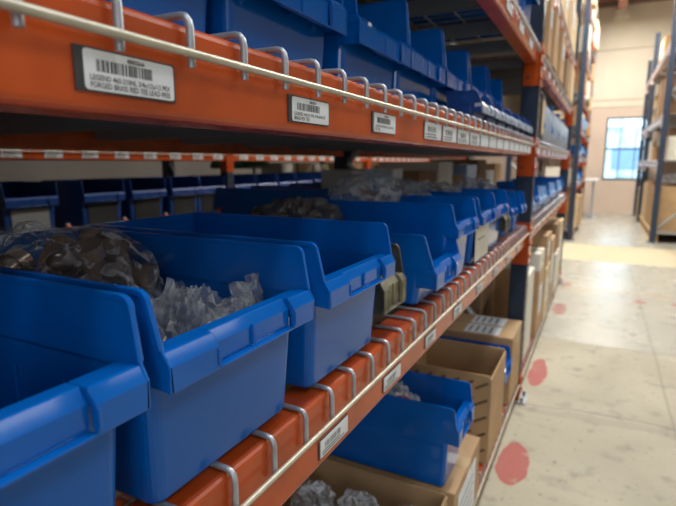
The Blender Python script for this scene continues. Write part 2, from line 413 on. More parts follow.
def wire_deck(root, ya, yb, z, zrod, depth, y_first, pitch=.0612, seg=8, rod=True, chan=True):
    mb = MB(); r = .0030
    k = 0; yy = y_first
    while yy < yb - .01:
        if yy > ya + .005:
            pts = [(-depth + .02, yy, z), (-.030, yy, z), (-.0150, yy, z - .0002), (-.0100, yy, z - .0014), (-.0072, yy, z - .0045), (-.0060, yy, z - .0095), (-.0060, yy, zrod - .008)]
            mb.tube(pts, r, WIRE, seg)
        yy += pitch
    x = -.10
    while x > -depth + .03:
        mb.tube([(x, ya + .006, z - .0062), (x, yb - .006, z - .0062)], .003, WIRE, 6); x -= .10
    d = mb.build('wire_deck', root)
    if rod:
        m2 = MB(); m2.tube([(.0004, ya + .004, zrod), (.0005, yb - .004, zrod)], .0030, ROD, 10); m2.build('front_rod', d)
    if chan:
        m3 = MB(); n = 4; L = yb - ya
        for i in range(n):
            c = ya + L * (i + .5) / n
            m3.box(-depth + .06, -.061, c - .022, c + .022, z - .016, z - .0095, GREY_ST)
            m3.box(-depth + .06, -.061, c - .022, c - .019, z - .045, z - .016, GREY_ST); m3.box(-depth + .06, -.061, c + .019, c + .022, z - .045, z - .016, GREY_ST)
        m3.build('support_channel', d)
    return d

def code_label(beam, y0, y1, z0, z1, lines, number, seed, x=-.012, cw=True, label=None):
    """dark magnetic holder with a white barcode card, on a beam face looking to +x"""
    rnd = random.Random(seed); W_, H_ = y1 - y0, z1 - z0
    mb = MB(); mb.box(x, x + .0016, y0 - .0055, y1 + .0018, z0 - .0012, z1 + .0012, HOLDER)
    xa = x + .0022; pf = []
    for cy_, cz_, a0 in ((y1 - .0022, z0 + .0022, -90), (y1 - .0022, z1 - .0022, 0), (y0 + .0022, z1 - .0022, 90), (y0 + .0022, z0 + .0022, 180)):
        for q in range(4): a = math.radians(a0 + 30 * q); pf.append((cy_ + .0022 * math.cos(a), cz_ + .0022 * math.sin(a)))
    mb.prism(pf, 'x', x + .0012, xa, WHITE)
    rc = .0025
    xi = xa + .00006
    # barcode
    bx0, bx1 = y0 + .12 * W_, y0 + .72 * W_; bz0, bz1 = z0 + .48 * H_, z0 + .78 * H_
    p = bx0
    while p < bx1:
        wd = rnd.choice([.0005, .0005, .0009, .0013]) * W_ / .075
        mb.box(xi, xi + .00012, p, p + wd, bz0, bz1, INK); p += wd + rnd.choice([.0006, .0006, .001, .0014]) * W_ / .075
    if number: put_text(mb, number, y0 + .44 * W_, z0 + .825 * H_, .15 * H_, .20 * W_, xi + .0001, INK, .00010)
    zt = [.255, .07]
    for s_, zz in zip(lines, zt):
        put_text(mb, s_, y0 + .045 * W_, z0 + zz * H_, .20 * H_, min(.90, .030 * len(s_)) * W_, xi + .0001, INK, .00006)
    o = mb.build('label_holder', beam)
    if label: o['label'] = label
    return o
def plain_label(beam, y0, y1, z0, z1, seed, x=-.012, lines=True):
    rnd = random.Random(seed); mb = MB(); mb.box(x, x + .0014, y0 - .003, y1 + .002, z0 - .001, z1 + .001, HOLDER)
    mb.box(x + .0014, x + .002, y0, y1, z0, z1, WHITE); W_, H_ = y1 - y0, z1 - z0
    if lines:
        p = y0 + .15 * W_
        while p < y0 + .7 * W_:
            wd = rnd.choice([.01, .02, .03]) * W_; mb.box(x + .002, x + .0021, p, p + wd, z0 + .42 * H_, z0 + .76 * H_, INK); p += wd + rnd.choice([.015, .03]) * W_
        for zz in (.10, .26): mb.box(x + .002, x + .0021, y0 + .06 * W_, y0 + rnd.uniform(.6, .9) * W_, z0 + zz * H_, z0 + (zz + .07) * H_, INK)
    return mb.build('label_holder', beam)

D = 0.97                                   # rack depth
YP0, YP1, YP2 = -0.42, 2.38, 5.02          # post lines of the near rack
ZB, ZM, ZU, ZT = 0.118, 0.833, 1.203, 1.583
rack = thing('pallet_rack', (0, 0, 0), 'long near pallet rack of orange beams, navy posts and wire decks full of blue bins', 'rack')
for y in (YP0 - 2.8, YP0, YP1, YP2): add_frame(rack, y, 2.62, D)
beams = {}
lv = [('b', ZB, .075), ('m', ZM, .090), ('u', ZU, .068), ('t', ZT, .075)]
for bay, (ya, yb) in enumerate([(YP0 + .043, YP1 - .043), (YP1 + .043, YP2 - .043), (YP0 - 2.757, YP0 - .043)]):
    levels = lv + ([('x', 1.95, .09)] if bay == 1 else [('x', 2.05, .09)])
    for key, z, h in levels:
        beams[(key, bay)] = beam_obj(rack, ya, yb, z - (.0055 if key == 'u' else .0036), h)
        beam_obj(rack, ya, yb, z - .0036, h, -D + .012, -D + .060, conn=False)
        zr = {'u': 1.175, 'm': .798}.get(key, z - .030)
        yf = {'u': .2886, 'm': .3175}.get(key, .3)
        if bay == 0:
            seams = [ya, -.13 if key != 'm' else -.13, 1.071, yb]
        else:
            seams = [ya, (ya + yb) / 2, yb]
        for sa, sb in zip(seams[:-1], seams[1:]):
            kk = math.floor((sa - yf) / .0612); y1st = yf + .0612 * (kk + 1)
            if y1st < sa + .006: y1st += .0612
            wire_deck(rack, sa, sb, z, zr, D, y1st, seg=8 if bay == 0 and key in 'um' else 5)
# labels on the upper beam of the near bay
ub = beams[('u', 0)]
code_label(ub, .2045, .274, 1.1425, 1.1655, ['LEGEND 460-210NL 3/4x1/2x1/2 PEX', 'FORGED BRASS RED TEE LEAD FREE'], '4002566', 3, label='white barcode label, largest and nearest on the beam')
code_label(ub, .428, .502, 1.1405, 1.1635, ['LEGEND 460-211NL 3/4x3/4x1/2', 'BRASS PEX TEE'], '4002567', 5)
code_label(ub, .628, .706, 1.141, 1.1655, ['LEGEND 460-209NL 1/2x1/2x3/4', 'PEX TEE'], '4002568', 8)
for k in range(13): yy = .846 + k * .112; plain_label(ub, yy, yy + .098, 1.141, 1.169, 20 + k, lines=k < 4)
lb = beams[('m', 0)]
for k, (a, b) in enumerate([(.480, .553), (.680, .752), (.890, .955), (1.10, 1.17), (1.34, 1.41), (1.58, 1.65), (1.82, 1.89), (2.06, 2.13)]):
    plain_label(lb, a, b, .752, .774, 40 + k)
for key, z in (('m', ZM), ('u', ZU), ('t', ZT), ('x', 1.95)):
    for k in range(9):
        yy = YP1 + .15 + k * .27; plain_label(beams[(key, 1)], yy, yy + .11, z - .062, z - .032, 60 + k, lines=False)
for k in range(7): yy = .55 + k * .25; plain_label(beams[('t', 0)], yy, yy + .10, ZT - .058, ZT - .030, 80 + k, lines=False)

# rack across the hidden aisle, its front faces us
XB = -2.36
rackb = thing('pallet_rack', (XB, 0, 0), 'dim pallet rack seen through the near rack, across the hidden aisle', 'rack')
for y in (-.4, 3.22, 5.95, 8.6, 11.3): add_frame(rackb, y, 2.62, .70)
for ya, yb in ((-.357, 3.177), (3.263, 5.907), (5.993, 8.557), (8.643, 11.257)):
    for key, z, h in [('b', ZB, .075), ('m', .702, .08), ('u', 1.19, .07), ('t', 1.60, .08)]:
        b = beam_obj(rackb, ya, yb, z - .0036, h, conn=True)
        beam_obj(rackb, ya, yb, z - .0036, h, -.69, -.64, conn=False)
        wire_deck(rackb, ya, yb, z, z - .03, .70, ya + .04, .0812, seg=4, chan=False)
        if key == 'u':
            yy = ya + (.07 if ya < 0 else .10)
            while yy < yb - .12:
                plain_label(b, yy, yy + .105, z - .062, z - .022, int(yy * 100)); yy += .222
# rack beyond the cross passage, left of the aisle, and the rack on the right
rackc = thing('pallet_rack', (-.035, 0, 0), 'tall pallet rack beyond the cross passage, left side of the aisle', 'rack')
for y in (7.94, 10.3, 12.35): add_frame(rackc, y, 3.9, D)
for ya, yb in ((7.983, 10.257), (10.343, 12.307)):
    for z in (.12, .80, 1.20, 1.62, 2.05, 2.60, 3.2):
        b = beam_obj(rackc, ya, yb, z, .09); beam_obj(rackc, ya, yb, z, .09, -D + .012, -D + .06, conn=False)
        wire_deck(rackc, ya, yb, z + .0036, z - .03, D, ya + .04, .10, seg=4, chan=False)
        for k in range(6): plain_label(b, ya + .2 + k * .33, ya + .36 + k * .33, z - .07, z - .03, k, lines=False)
rackd = thing('pallet_rack', (.93, 0, 0), 'pallet rack with cartons on the right side of the aisle', 'rack')
rackd.rotation_euler = (0, 0, PI)
for y, h in ((8.2, 3.25), (11.05, 3.36), (12.4, 3.12)): add_frame(rackd, -y, h, 1.05)
for ya, yb in ((-12.357, -11.093), (-11.007, -8.243)):
    for z in (1.13, 1.74, 2.66):
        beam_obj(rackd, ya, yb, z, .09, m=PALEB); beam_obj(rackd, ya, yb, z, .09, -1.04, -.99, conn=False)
        wire_deck(rackd, ya, yb, z + .0036, z - .03, 1.05, ya + .04, .10, seg=4, chan=False)

# ================================================================== BINS
def make_bin(W, H, L, lx, zb, zt, body_m=BLUE, lip_m=None, set_peak=.014, recess=(.26, .80), round_r=.012):
    """hopper-front storage bin. local: front panel at x=0, lip to +lx, body back to -L, base at z=0"""
    lip_m = lip_m or body_m
    root = bpy.data.objects.new('storage_bin', None); COL.objects.link(root); root.empty_display_size = .05
    tp = .010 * W / .21; t = .0028
    hw = lambda z: W / 2 - tp * (1 - z / H)
    mb = MB()
    # rounded tub up to zt
    def loop(z, ins, front):
        h = hw(max(z, 0)) - ins; r = max(round_r - ins, .002); fx = front - ins - .008 * (1 - min(z, zt) / zt); bx = -L + ins; pts = [(bx, -h), ]
        for cx, cy, a0 in ((fx - r, -h + r, -90), (fx - r, h - r, 0)):
            for k in range(6): a = math.radians(a0 + 18 * k); pts.append((cx + r * math.cos(a), cy + r * math.sin(a)))
        pts.append((bx, h)); return [(p[0], p[1], z) for p in pts]
    rows = [loop(0, .004, 0), loop(.0012, .0015, 0), loop(.004, 0, 0), loop(zt - .003, 0, 0), loop(zt - .003, t, 0), loop(t, t, 0)]
    n = len(rows[0]); vs = [v for r_ in rows for v in r_]; fs = []
    for i in range(len(rows) - 1):
        for k in range(n): fs.append([i * n + k, i * n + (k + 1) % n, (i + 1) * n + (k + 1) % n, (i + 1) * n + k])
    fs.append(list(range(n))); fs.append([(len(rows) - 1) * n + k for k in range(n)])
    mb.add(vs, fs, body_m)
    # side panels
    px = lx - set_peak; rr = .010
    prof = [(-L, zt - .006), (-.012, zt - .006), (-.008, zb + .002), (lx, zb), (lx, zt - .010), (lx - .006, zt), (px + .0005, H - rr)]
    for k in range(1, 5): a = math.radians(90 * k / 4); prof.append((px - rr + rr * math.cos(a), H - rr + rr * math.sin(a)))
    prof += [(-L - .006, H)]
    for s_ in (-1, 1):
        vs = []; m_ = len(prof)
        for side in (0, 1):
            for p in prof: vs.append((p[0], s_ * (hw(p[1]) - side * t), p[1]))
        fs = [[i, (i + 1) % m_, m_ + (i + 1) % m_, m_ + i] for i in range(m_)] + [list(range(m_))[::-1], list(range(m_, 2 * m_))]
        mb.add(vs, fs, body_m)
        # rolled rim along the top and down the front edge, and the stacking step line
        path = [(-L - .006, H)] + [(px - rr + rr * math.sin(math.radians(18 * k)), H - rr + rr * math.cos(math.radians(18 * k))) for k in range(6)] + [(lx - .007, zt + .001)]
        rv, rf = [], []
        for i, (qx, qz) in enumerate(path):
            p0 = path[max(i - 1, 0)]; p1 = path[min(i + 1, len(path) - 1)]
            tx, tz = p1[0] - p0[0], p1[1] - p0[1]; ln = math.hypot(tx, tz); nx, nz_ = -tz / ln, tx / ln
            ho = hw(qz)
            for yy_, off in ((ho + .0014, .0006), (ho + .0014, -.0042), (ho - t - .0006, -.0042), (ho - t - .0006, .0006)):
                rv.append((qx + nx * off, s_ * yy_, qz + nz_ * off))
        for i in range(len(path) - 1):
            for k in range(4): rf.append([i * 4 + k, i * 4 + (k + 1) % 4, (i + 1) * 4 + (k + 1) % 4, (i + 1) * 4 + k])
        rf += [[0, 1, 2, 3], [len(rv) - 4 + k for k in range(4)]]
        mb.add(rv, rf, body_m)
        zz = H * .52
        mb.box(-L, -.014, *sorted((s_ * (hw(zz) - .0006), s_ * (hw(zz) + .0008))), zz, zz + .002, body_m)
    # back wall
    mb.prism([(-L, 0), (-L + t, 0), (-L - .006 + t, H), (-L - .006, H)], 'y', -W / 2 + .003, W / 2 - .003, body_m)
    for k in range(5):   # faint inner ribs
        x = -L * (k + 1) / 6
        for s_ in (-1, 1): mb.box(x - .001, x + .001, *sorted((s_ * (hw(H * .4) - t - .0012), s_ * (hw(H * .4) - t + .001))), .01, H * .62, body_m)
    mb.build('bin_body', root, bevel=.0011)
    # lip with recessed label window
    mb = MB(); a, b = -W / 2 + .0032, W / 2 - .0032
    c0 = a + (b - a) * recess[0]; c1 = a + (b - a) * recess[1]
    def blk(y0, y1, fx, zlo): mb.prism([(-.002, zt), (fx - .007, zt), (fx, zt - .010), (fx, zlo), (fx - .004, zlo), (fx - .006, zt - .012), (-.002, zt - .014)], 'y', y0, y1, lip_m)
    blk(a, c0, lx, zb); blk(c1, b, lx, zb); blk(c0, c1, lx - .006, zb + .003)
    mb.box(lx - .008, lx, c0, c1, zb, zb + .0028, lip_m)
    hl = zt - zb
    mb.box(lx - .001, lx + .0016, c0 - .003, c0, zb + .004, zt - .012, lip_m); mb.box(lx - .001, lx + .0016, c1, c1 + .003, zb + .004, zt - .012, lip_m)
    for y in (a + .02 * W / .21, (a + b) / 2, b - .02 * W / .21): mb.box(0.0, lx - .003, y - .0012, y + .0012, zb + .004, zt - .008, lip_m)
    mb.build('front_lip', root, bevel=.0012)
    return root
PROTO = {}
def storage_bin(kind, x, y, z, label, group, rz=0.0):
    """kind -> built once, then copied; x = front of the lip"""
    spec = KINDS[kind]; lx = spec['lx']
    a = Vector((math.cos(rz), math.sin(rz))) * lx
    loc = (x - a.x, y - a.y, z)
    if kind not in PROTO:
        r = make_bin(**spec); PROTO[kind] = r; r.location = loc; r.rotation_euler = (0, 0, rz); tag(r, label, 'bin', group); return r
    r = dup(PROTO[kind], loc, label, rz, group); r['category'] = 'bin'; return r
KINDS = {
    'medium': dict(W=.207, H=.178, L=.352, lx=.023, zb=.104, zt=.134),
    'upper': dict(W=.252, H=.217, L=.37, lx=.030, zb=.083, zt=.128),
    'wide': dict(W=.196, H=.135, L=.27, lx=.032, zb=.034, zt=.074, set_peak=.022, recess=(.3, .72)),
    'small': dict(W=.104, H=.130, L=.20, lx=.028, zb=.036, zt=.084, body_m=OLIVE, lip_m=OLIVE_F, recess=(.2, .8)),
    'tall': dict(W=.165, H=.215, L=.40, lx=.026, zb=.120, zt=.165, set_peak=.012),
    'low': dict(W=.15, H=.068, L=.068, lx=.020, zb=.015, zt=.042, body_m=BLUE_DK, lip_m=LTGREY),
    'mini': dict(W=.13, H=.15, L=.28, lx=.024, zb=.07, zt=.10),
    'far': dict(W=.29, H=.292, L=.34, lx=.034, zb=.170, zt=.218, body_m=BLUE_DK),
    'pale': dict(W=.17, H=.13, L=.28, lx=.024, zb=.05, zt=.08, body_m=BIN_LT),
}
zm, zu = ZM + .0036, ZU + .0036
G1 = 'blue bins on the middle shelf of the near rack'
storage_bin('medium', .009, .119, zm, 'empty blue bin in the lower left corner, cut by the photo edge', G1)
storage_bin('medium', .007, .339, zm, 'blue bin holding the bag of brass fittings and a crumpled clear bag', G1)
storage_bin('medium', .007, .573, zm, 'empty blue bin right of the bin with crumpled bags, middle shelf', G1)
storage_bin('small', -.014, .733, zm, 'small dusty black bin wedged between blue bins on the middle shelf', None)
storage_bin('wide', .012, .968, zm, 'low blue bin with short front right of the small black bin', G1)
storage_bin('medium', .004, 1.155, zm, 'blue bin just behind the low blue bin, middle shelf', G1)
b7 = storage_bin('medium', .002, 1.415, zm, 'blue bin with a pale card over its front panel', G1)
mb = MB(); mb.box(.0015, .003, -.085, .085, .004, .100, WHITE_BOX)
mb.box(.003, .0032, -.06, .03, .06, .063, INK_BR)
c = mb.build('front_card', b7); c['label'] = 'pale card sheet on the front panel'
storage_bin('medium', .002, 1.625, zm, 'blue bin right of the one with a pale front card', G1)
storage_bin('mini', -.01, 1.955, zm, 'blue bin between the small black bin and the one closest to the navy post', G1)
storage_bin('mini', .000, 2.13, zm, 'narrow blue bin closest to the navy post, middle shelf', G1)
storage_bin('small', -.01, 1.80, zm, 'small dusty black bin near the navy post, middle shelf', None)
G2 = 'blue bins on the upper shelf of the near rack'
UL = ['upper shelf blue bin at the top left corner of the photo', 'upper shelf blue bin above the largest barcode label', 'upper shelf blue bin over the second barcode label', 'upper shelf blue bin with a white scuff on its lip', 'blue bin next right of the bin with the scuffed lip', 'blue bin left of the tallest upper shelf bin']
ys = [-.19, .085, .36 - .02, .618, .888, 1.14, 1.435]
us = [.10, .355, .610, .905, 1.160, 1.425]
us = [.085, .345, .608, .900, 1.157, 1.425]
for k, y in enumerate(us):
    b = storage_bin('upper', -.100, y, zu, UL[k], G2)
    if k == 3:
        mb = MB(); mb.bbox(.0355, .0372, -.106, -.094, .112, .118, .0007, WHITE, 1); c = mb.build('scuff_sticker', b); c['label'] = 'small torn white sticker on the lip'
for k, (y, kd, s_) in enumerate([(1.70, 'upper', 'tallest looking blue bin in the middle of the upper shelf'), (2.0, 'upper', 'blue bin left of the navy post, upper shelf'), ]):
    storage_bin(kd, -.10, y, zu, s_, G2)
G3 = 'low bins with pale fronts along the upper shelf edge'
for k, y in enumerate([1.36, 1.53, 1.70, 1.87, 2.04, 2.21]):
    storage_bin('low', -.006, y, zu, ['leftmost low bin with pale front along the upper shelf edge', 'second low pale-fronted bin from the left, upper shelf', 'third low pale-fronted bin from the left, upper shelf', 'low pale-fronted bin, fourth from the left, upper shelf', 'low pale-fronted bin next to the last one before the post', 'last low pale-fronted bin before the navy post'][k], G3)

# deeper row on the middle shelf, dark backs of bins facing the hidden aisle
G4 = 'bins at the rear of the near rack'
BW = ['left end', 'behind the bag of brass fittings', 'behind the empty second bin', 'behind the small black bin', 'behind the low blue bin', 'behind the card-fronted bin', 'near the rear post']
for k, y in enumerate([.05, .33, .61, .88, 1.16, 1.50, 1.98]):
    if k < 5: continue
    storage_bin('medium' if k not in (2,) else 'medium', -D + .01, y, zm, 'dim blue bin at the rear of the middle shelf, ' + BW[k], G4, PI)
for k, y in enumerate([-.05, .25, .55, .85, 1.15, 1.45, 1.75, 2.05]):  # hidden back row, kept to block light
    storage_bin('upper', -D + .01, y, zu, 'hidden back row bin kept to block light, upper shelf, ' + ['far left', 'left', 'behind the second label', 'behind the third label', 'left of the middle', 'middle', 'right of the middle', 'by the rear post'][k], 'light-blocking bins at the rear of the upper shelf', PI)

# far rack bins facing us
zmf = .7056
G5 = 'dark bins in the rack across the hidden aisle'
fy = [1.62, 2.06, 2.40, 2.74, 3.02, 3.42, 3.74, 4.06, 4.38, 4.72, 5.04, 5.36]
FL = ['leftmost', 'second from the left', 'third from the left', 'left of the far upright', 'touching the far upright on its left', 'right of the far upright', 'under the dark green tub', 'under the right side of the green tub', 'left of the sloped tan box', 'under the white sheets', 'under the pile of copper fittings', 'last before the dark rear post']
for k, y in enumerate(fy):
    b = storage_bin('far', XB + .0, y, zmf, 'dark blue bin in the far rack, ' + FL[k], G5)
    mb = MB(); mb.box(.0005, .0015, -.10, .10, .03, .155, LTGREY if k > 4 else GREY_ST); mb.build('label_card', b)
for k, y in enumerate([1.80, 2.18, 2.52, 3.1]):
    mb = MB(); mb.bbox(-.02, .02, -.018, .018, 0, .05, .008, RED); mb.tube([(0, 0, .05), (0, 0, .062)], .010, WHITE_BOX, 8)
    tag(mb.build('red_bottle', loc=(XB - .0, y, zmf)), 'tiny red bottle in a gap between dark bins, ' + ['leftmost', 'second from left', 'third from left', 'nearest the far upright'][k], 'bottle', 'red bottles in the far rack')

# ================================================================== BOXES
def print_rows(mb, x, y0, y1, z0, z1, m, n=4, slant=True):
    pass
def carton(x0, x1, y0, y1, z0, h, label, m=None, group=None, tape=True, sheet=None, rz=0.0, name='cardboard_box'):
    m = m or CARD
    cx, cy = (x0 + x1) / 2, (y0 + y1) / 2; a, b = (x1 - x0) / 2, (y1 - y0) / 2
    r = thing(name, (cx, cy, z0), label, 'box', group, rz)
    mb = MB(); mb.bbox(-a, a, -b, b, 0, h, .003, m, 2)
    mb.box(-a + .003, a - .003, -.0008, .0008, h - .0002, h + .0004, INK_BR)
    mb.build('carton', r)
    if tape:
        mb = MB(); mb.box(-a - .0006, a + .0006, -.024, .024, h, h + .0007, TAPE); mb.box(a, a + .0007, -.024, .024, h - .06, h, TAPE)
        mb.build('packing_tape', r)
    if sheet:
        mb = MB(); u0, u1, v0, v1 = sheet
        mb.box(a + .0008, a + .0016, -b + u0 * 2 * b, -b + u1 * 2 * b, v0 * h, v1 * h, WHITE)
        for k in range(4):
            zz = v0 * h + (v1 - v0) * h * (.2 + .18 * k); mb.box(a + .0016, a + .0018, -b + (u0 + .06) * 2 * b, -b + (u1 - .1) * 2 * b, zz, zz + .004, INK)
        mb.build('shipping_label', r)
    return r
def open_box(x0, x1, y0, y1, z0, h, label, m=None, printed=False, flaps=True, left_only=False):
    m = m or CARD; t = .005
    cx, cy = (x0 + x1) / 2, (y0 + y1) / 2; a, b = (x1 - x0) / 2, (y1 - y0) / 2
    r = thing('open_cardboard_box', (cx, cy, z0), label, 'box')
    mb = MB(); mb.box(-a, a, -b, b, 0, t, m); mb.box(-a, -a + t, -b, b, t, h, m); mb.box(a - t, a, -b, b, t, h * .97, m)
    mb.box(-a + t, a - t, -b, -b + t, t, h, m); mb.box(-a + t, a - t, b - t, b, t, h, m)
    if printed:
        for i in range(6):
            for j in range(5):
                x = -a + .04 + i * (2 * a - .07) / 5 ; z = h * (.88 - j * .19)
                M = Matrix.Translation((x, -b - .0002, z)) @ Matrix.Rotation(math.radians(-32), 4, 'Y')
                mb.box(-.024, .024, -.0004, 0, -.0045, .0045, INK_BR, M)
    mb.build('carton', r)
    return r

zb = ZB + .0036
# lower shelf, near bay
open_box(-.42, -.004, .74, 1.085, zb, .20, 'open cardboard box of bagged parts at the bottom of the photo')
carton(-.44, .010, 1.098, 1.39, zb, .195, 'closed cardboard box carrying the large blue bin on the bottom shelf', sheet=(.12, .80, .12, .85), tape=True)
storage_bin('tall', .014, 1.180, zb + .197, 'large blue bin standing on a cardboard box on the bottom shelf', None)
open_box(-.30, .002, 1.575, 1.855, zb, .305, 'open cardboard box with slanted printed words on its side', printed=True)
storage_bin('tall', .004, 1.945, zb + .04, 'blue bin behind the printed open box, bottom shelf', None)
mb = MB(); mb.bbox(-.38, -.03, 1.87, 2.02, zb, zb + .037, .002, CARD); tag(mb.build('cardboard_tray'), 'flat cardboard tray under the blue bin, bottom shelf', 'tray')
b3 = carton(-.34, .000, 2.035, 2.305, zb, .285, 'closed box with two white labels on top, near the navy post', m=CARD)
mb = MB()
for (xa, xb) in ((-.03, .11),): 
    mb.box(xa, xb, -.125, -.01, .2858, .2866, WHITE); mb.box(xa, xb, .01, .125, .2858, .2866, WHITE)
    for k in range(4): mb.box(xa + .015 + k * .028, xa + .022 + k * .028, -.11, -.03, .2866, .2868, INK); mb.box(xa + .015 + k * .028, xa + .022 + k * .028, .03, .11, .2866, .2868, INK)
mb.build('shipping_label', b3)
carton(-.80, -.45, 1.50, 1.90, zb, .30, 'brown box deep on the bottom shelf behind the printed box', m=CARD_DK, group='boxes at the back of the bottom shelf')
carton(-.80, -.46, 1.95, 2.32, zb, .40, 'brown box deep on the bottom shelf behind the labelled box', m=CARD_DK, group='boxes at the back of the bottom shelf')
# bay two, bottom shelf
wbx = thing('white_file_box', (-.035, 2.66, zb), 'upright white box beyond the navy post on the bottom shelf', 'box')
mb = MB(); mb.bbox(-.06, .022, -.14, .16, 0, .435, .004, WHITE_BOX); mb.build('carton', wbx)
mb = MB()
for k in range(9): mb.tube([(.0225, -.13, .04 + k * .045), (.0235, -.13, .04 + k * .045)], .006, INK, 6)
mb.build('punched_holes', wbx)
stk = [(-.62, -.22, 2.48, 2.86, 0, .24, CARD_DK, 'lower brown box stacked behind the navy post'), (-.60, -.22, 2.48, 2.86, .243, .24, CARD_DK, 'upper brown box stacked behind the navy post'),
       (-.68, -.32, 2.90, 3.30, 0, .24, CARD_DK, 'lower brown box farther behind the navy post'), (-.68, -.33, 2.90, 3.28, .243, .22, CARD_DK, 'upper brown box farther behind the navy post'),
       (-.30, .0, 2.95, 3.25, 0, .38, CARD, 'tan box beyond the upright white box'), (-.30, .0, 2.95, 3.2, .383, .10, WHITE_BOX, 'flat white box lying on the tan box beyond the white box'),
       (-.35, .005, 3.32, 3.62, 0, .33, CARD_LT, 'pale box with shipping sheet on the bottom shelf'), (-.35, .0, 3.34, 3.62, .333, .20, CARD, 'tan box topmost in the stack past the pale box'),
       (-.35, .0, 3.70, 4.00, 0, .46, CARD, 'tall tan box in the far half of the bottom shelf'), (-.35, .01, 4.08, 4.42, 0, .30, WHITE_BOX, 'whitish box in the far half of the bottom shelf'), (-.35, .0, 4.10, 4.42, .303, .22, CARD_DK, 'brown box on top of the whitish box'), (-.35, .0, 4.5, 4.85, 0, .50, CARD_LT, 'pale box at the far end of the bottom shelf')]
for x0, x1, ya, yb, dz, h, m, s_ in stk:
    carton(x0, x1, ya, yb, zb + dz, h, s_, m=m, group='boxes on the bottom shelf past the post', sheet=(.2, .7, .3, .75) if m in (CARD_LT, CARD) else None)
# bay two, middle shelf: pale and blue bins
for k in range(11):
    y = 2.53 + k * .205
    storage_bin('pale' if k % 3 != 1 else 'mini', -.01, y, zm, ('pale blue' if k % 3 != 1 else 'deep blue') + ' bin past the navy post, middle shelf, ' + ['nearest the post', 'second past the post', 'third past the post', 'fourth past the post', 'fifth past the post', 'in the centre of the far bay', 'sixth from the far end', 'fourth from the far end', 'third from the far end', 'next to last', 'last before the cross passage'][k], 'bins on the middle shelf past the post')
# bay two, upper shelf
def jug(x, y, z, s, label, m=LTGREY, cap=BLUE):
    r = thing('plastic_jug', (x, y, z), label, 'jug', 'pale jugs past the post')
    mb = MB(); mb.tube([(0, 0, 0), (0, 0, .005), (0, 0, .13 * s), (0, 0, .16 * s), (0, 0, .18 * s)], [.045 * s, .05 * s, .05 * s, .03 * s, .018 * s], m, 14); mb.build('jug_body', r)
    mb = MB(); mb.tube([(0, 0, .18 * s), (0, 0, .20 * s)], .020 * s, cap, 12); mb.build('cap', r)
    return r
carton(-.20, -.02, 2.50, 2.62, zu, .20, 'narrow tan box just past the post on the upper shelf', m=CARD_LT, tape=False)
mb = MB(); mb.bbox(-.25, -.012, 2.64, 2.76, zu, zu + .22, .006, BLACK); mb.box(-.0119, -.010, 2.655, 2.745, zu + .03, zu + .19, CARD_LT); tag(mb.build('black_case'), 'upright black case with a tan panel on the upper shelf', 'case')
for k in range(8):
    y = 2.87 + k * .255
    if k % 2 == 0: storage_bin('mini', -.02, y, zu, 'blue bin past the black case, ' + ['nearest', 'x', 'between the first two jugs', 'x', 'between the last two jugs', 'x', 'farthest', 'x'][k], 'blue bins on the upper shelf past the post')
    else: jug(-.07, y, zu, 1.25, 'pale plastic jug with blue cap past the black case, ' + ['x', 'nearest', 'x', 'second', 'x', 'third', 'x', 'farthest'][k])
# top shelves
zt_ = ZT + .0036
for k, (y, s_) in enumerate([(1.13, 'leftmost'), (1.365, 'second'), (1.60, 'third'), (1.835, 'fourth'), (2.07, 'right of the red cloth')]):
    storage_bin('medium', .0, y, zt_, 'blue bin on the topmost visible shelf of the near bay, ' + ['at its left', 'second from its left', 'in its middle', 'second from its right', 'beside the post'][k], 'bins on the top shelf of the near bay')
for k, y in enumerate([-.1, .35, .8, 1.25, 1.7, 2.13]):  # rear row added to keep the shelves below in shade
    carton(-.93, -.44, y - .21, y + .21 if k < 5 else y + .16, zt_, .35, 'brown carton added behind the top shelf bins for shade, ' + ['far left', 'second from the left', 'third from the left', 'fourth from the left', 'fifth from the left', 'next to the post'][k], m=CARD_DK, group='cartons added for shade at the rear of the top shelf', tape=False)
for k, y in enumerate([-.1, .35, .8]):  # out-of-view front row added to block overhead light
    carton(-.40, -.03, y - .21, y + .21, zt_, .35, 'tan carton added at the top shelf front for shade, ' + ['far left', 'middle', 'left of the blue bins'][k], group='cartons added for shade at the front of the top shelf')
tl = [(2.50, 2.58, .33, CARD_LT, 'pale thin carton standing on edge right after the post'), (2.60, 2.72, .34, CARD, 'tan carton standing on edge, second after the post'), (2.74, 2.86, .28, CARD_LT, 'pale carton with white label on the top shelf'), (2.90, 3.10, .33, CARD, 'wide tan carton on the top shelf'), (3.14, 3.30, .22, CARD_LT, 'short pale carton on the top shelf'), (3.34, 3.62, .30, CARD, 'tan carton in the middle of the top shelf'), (3.66, 3.80, .34, WHITE_BOX, 'white upright carton on the top shelf'), (3.86, 4.15, .20, CARD_DK, 'dark brown low carton on the top shelf'), (4.2, 4.4, .33, WHITE_BOX, 'second white upright carton near the far end'), (4.45, 4.85, .26, CARD_LT, 'pale carton at the far end of the top shelf')]
for k, (ya, yb, h, m, s_) in enumerate(tl):
    carton(-.40, .0 if k % 2 else -.02, ya, yb, zt_, min(h, .262), s_, m=m, group='cartons on the top shelf past the post', sheet=(.2, .8, .5, .8) if k in (1, 2, 5) else None, tape=k % 2 == 0)
for k in range(7):
    y = 2.62 + k * .34
    carton(-.42, -.01, y - .14, y + .14, 1.9536, .30 + .05 * (k % 3), 'carton on the highest shelf of the far bay, ' + ['nearest', 'second', 'third', 'fourth', 'fifth', 'sixth', 'last'][k], m=[CARD_LT, CARD, CARD_LT][k % 3], group='cartons on the highest shelf', sheet=(.2, .7, .3, .7) if k % 2 else None)

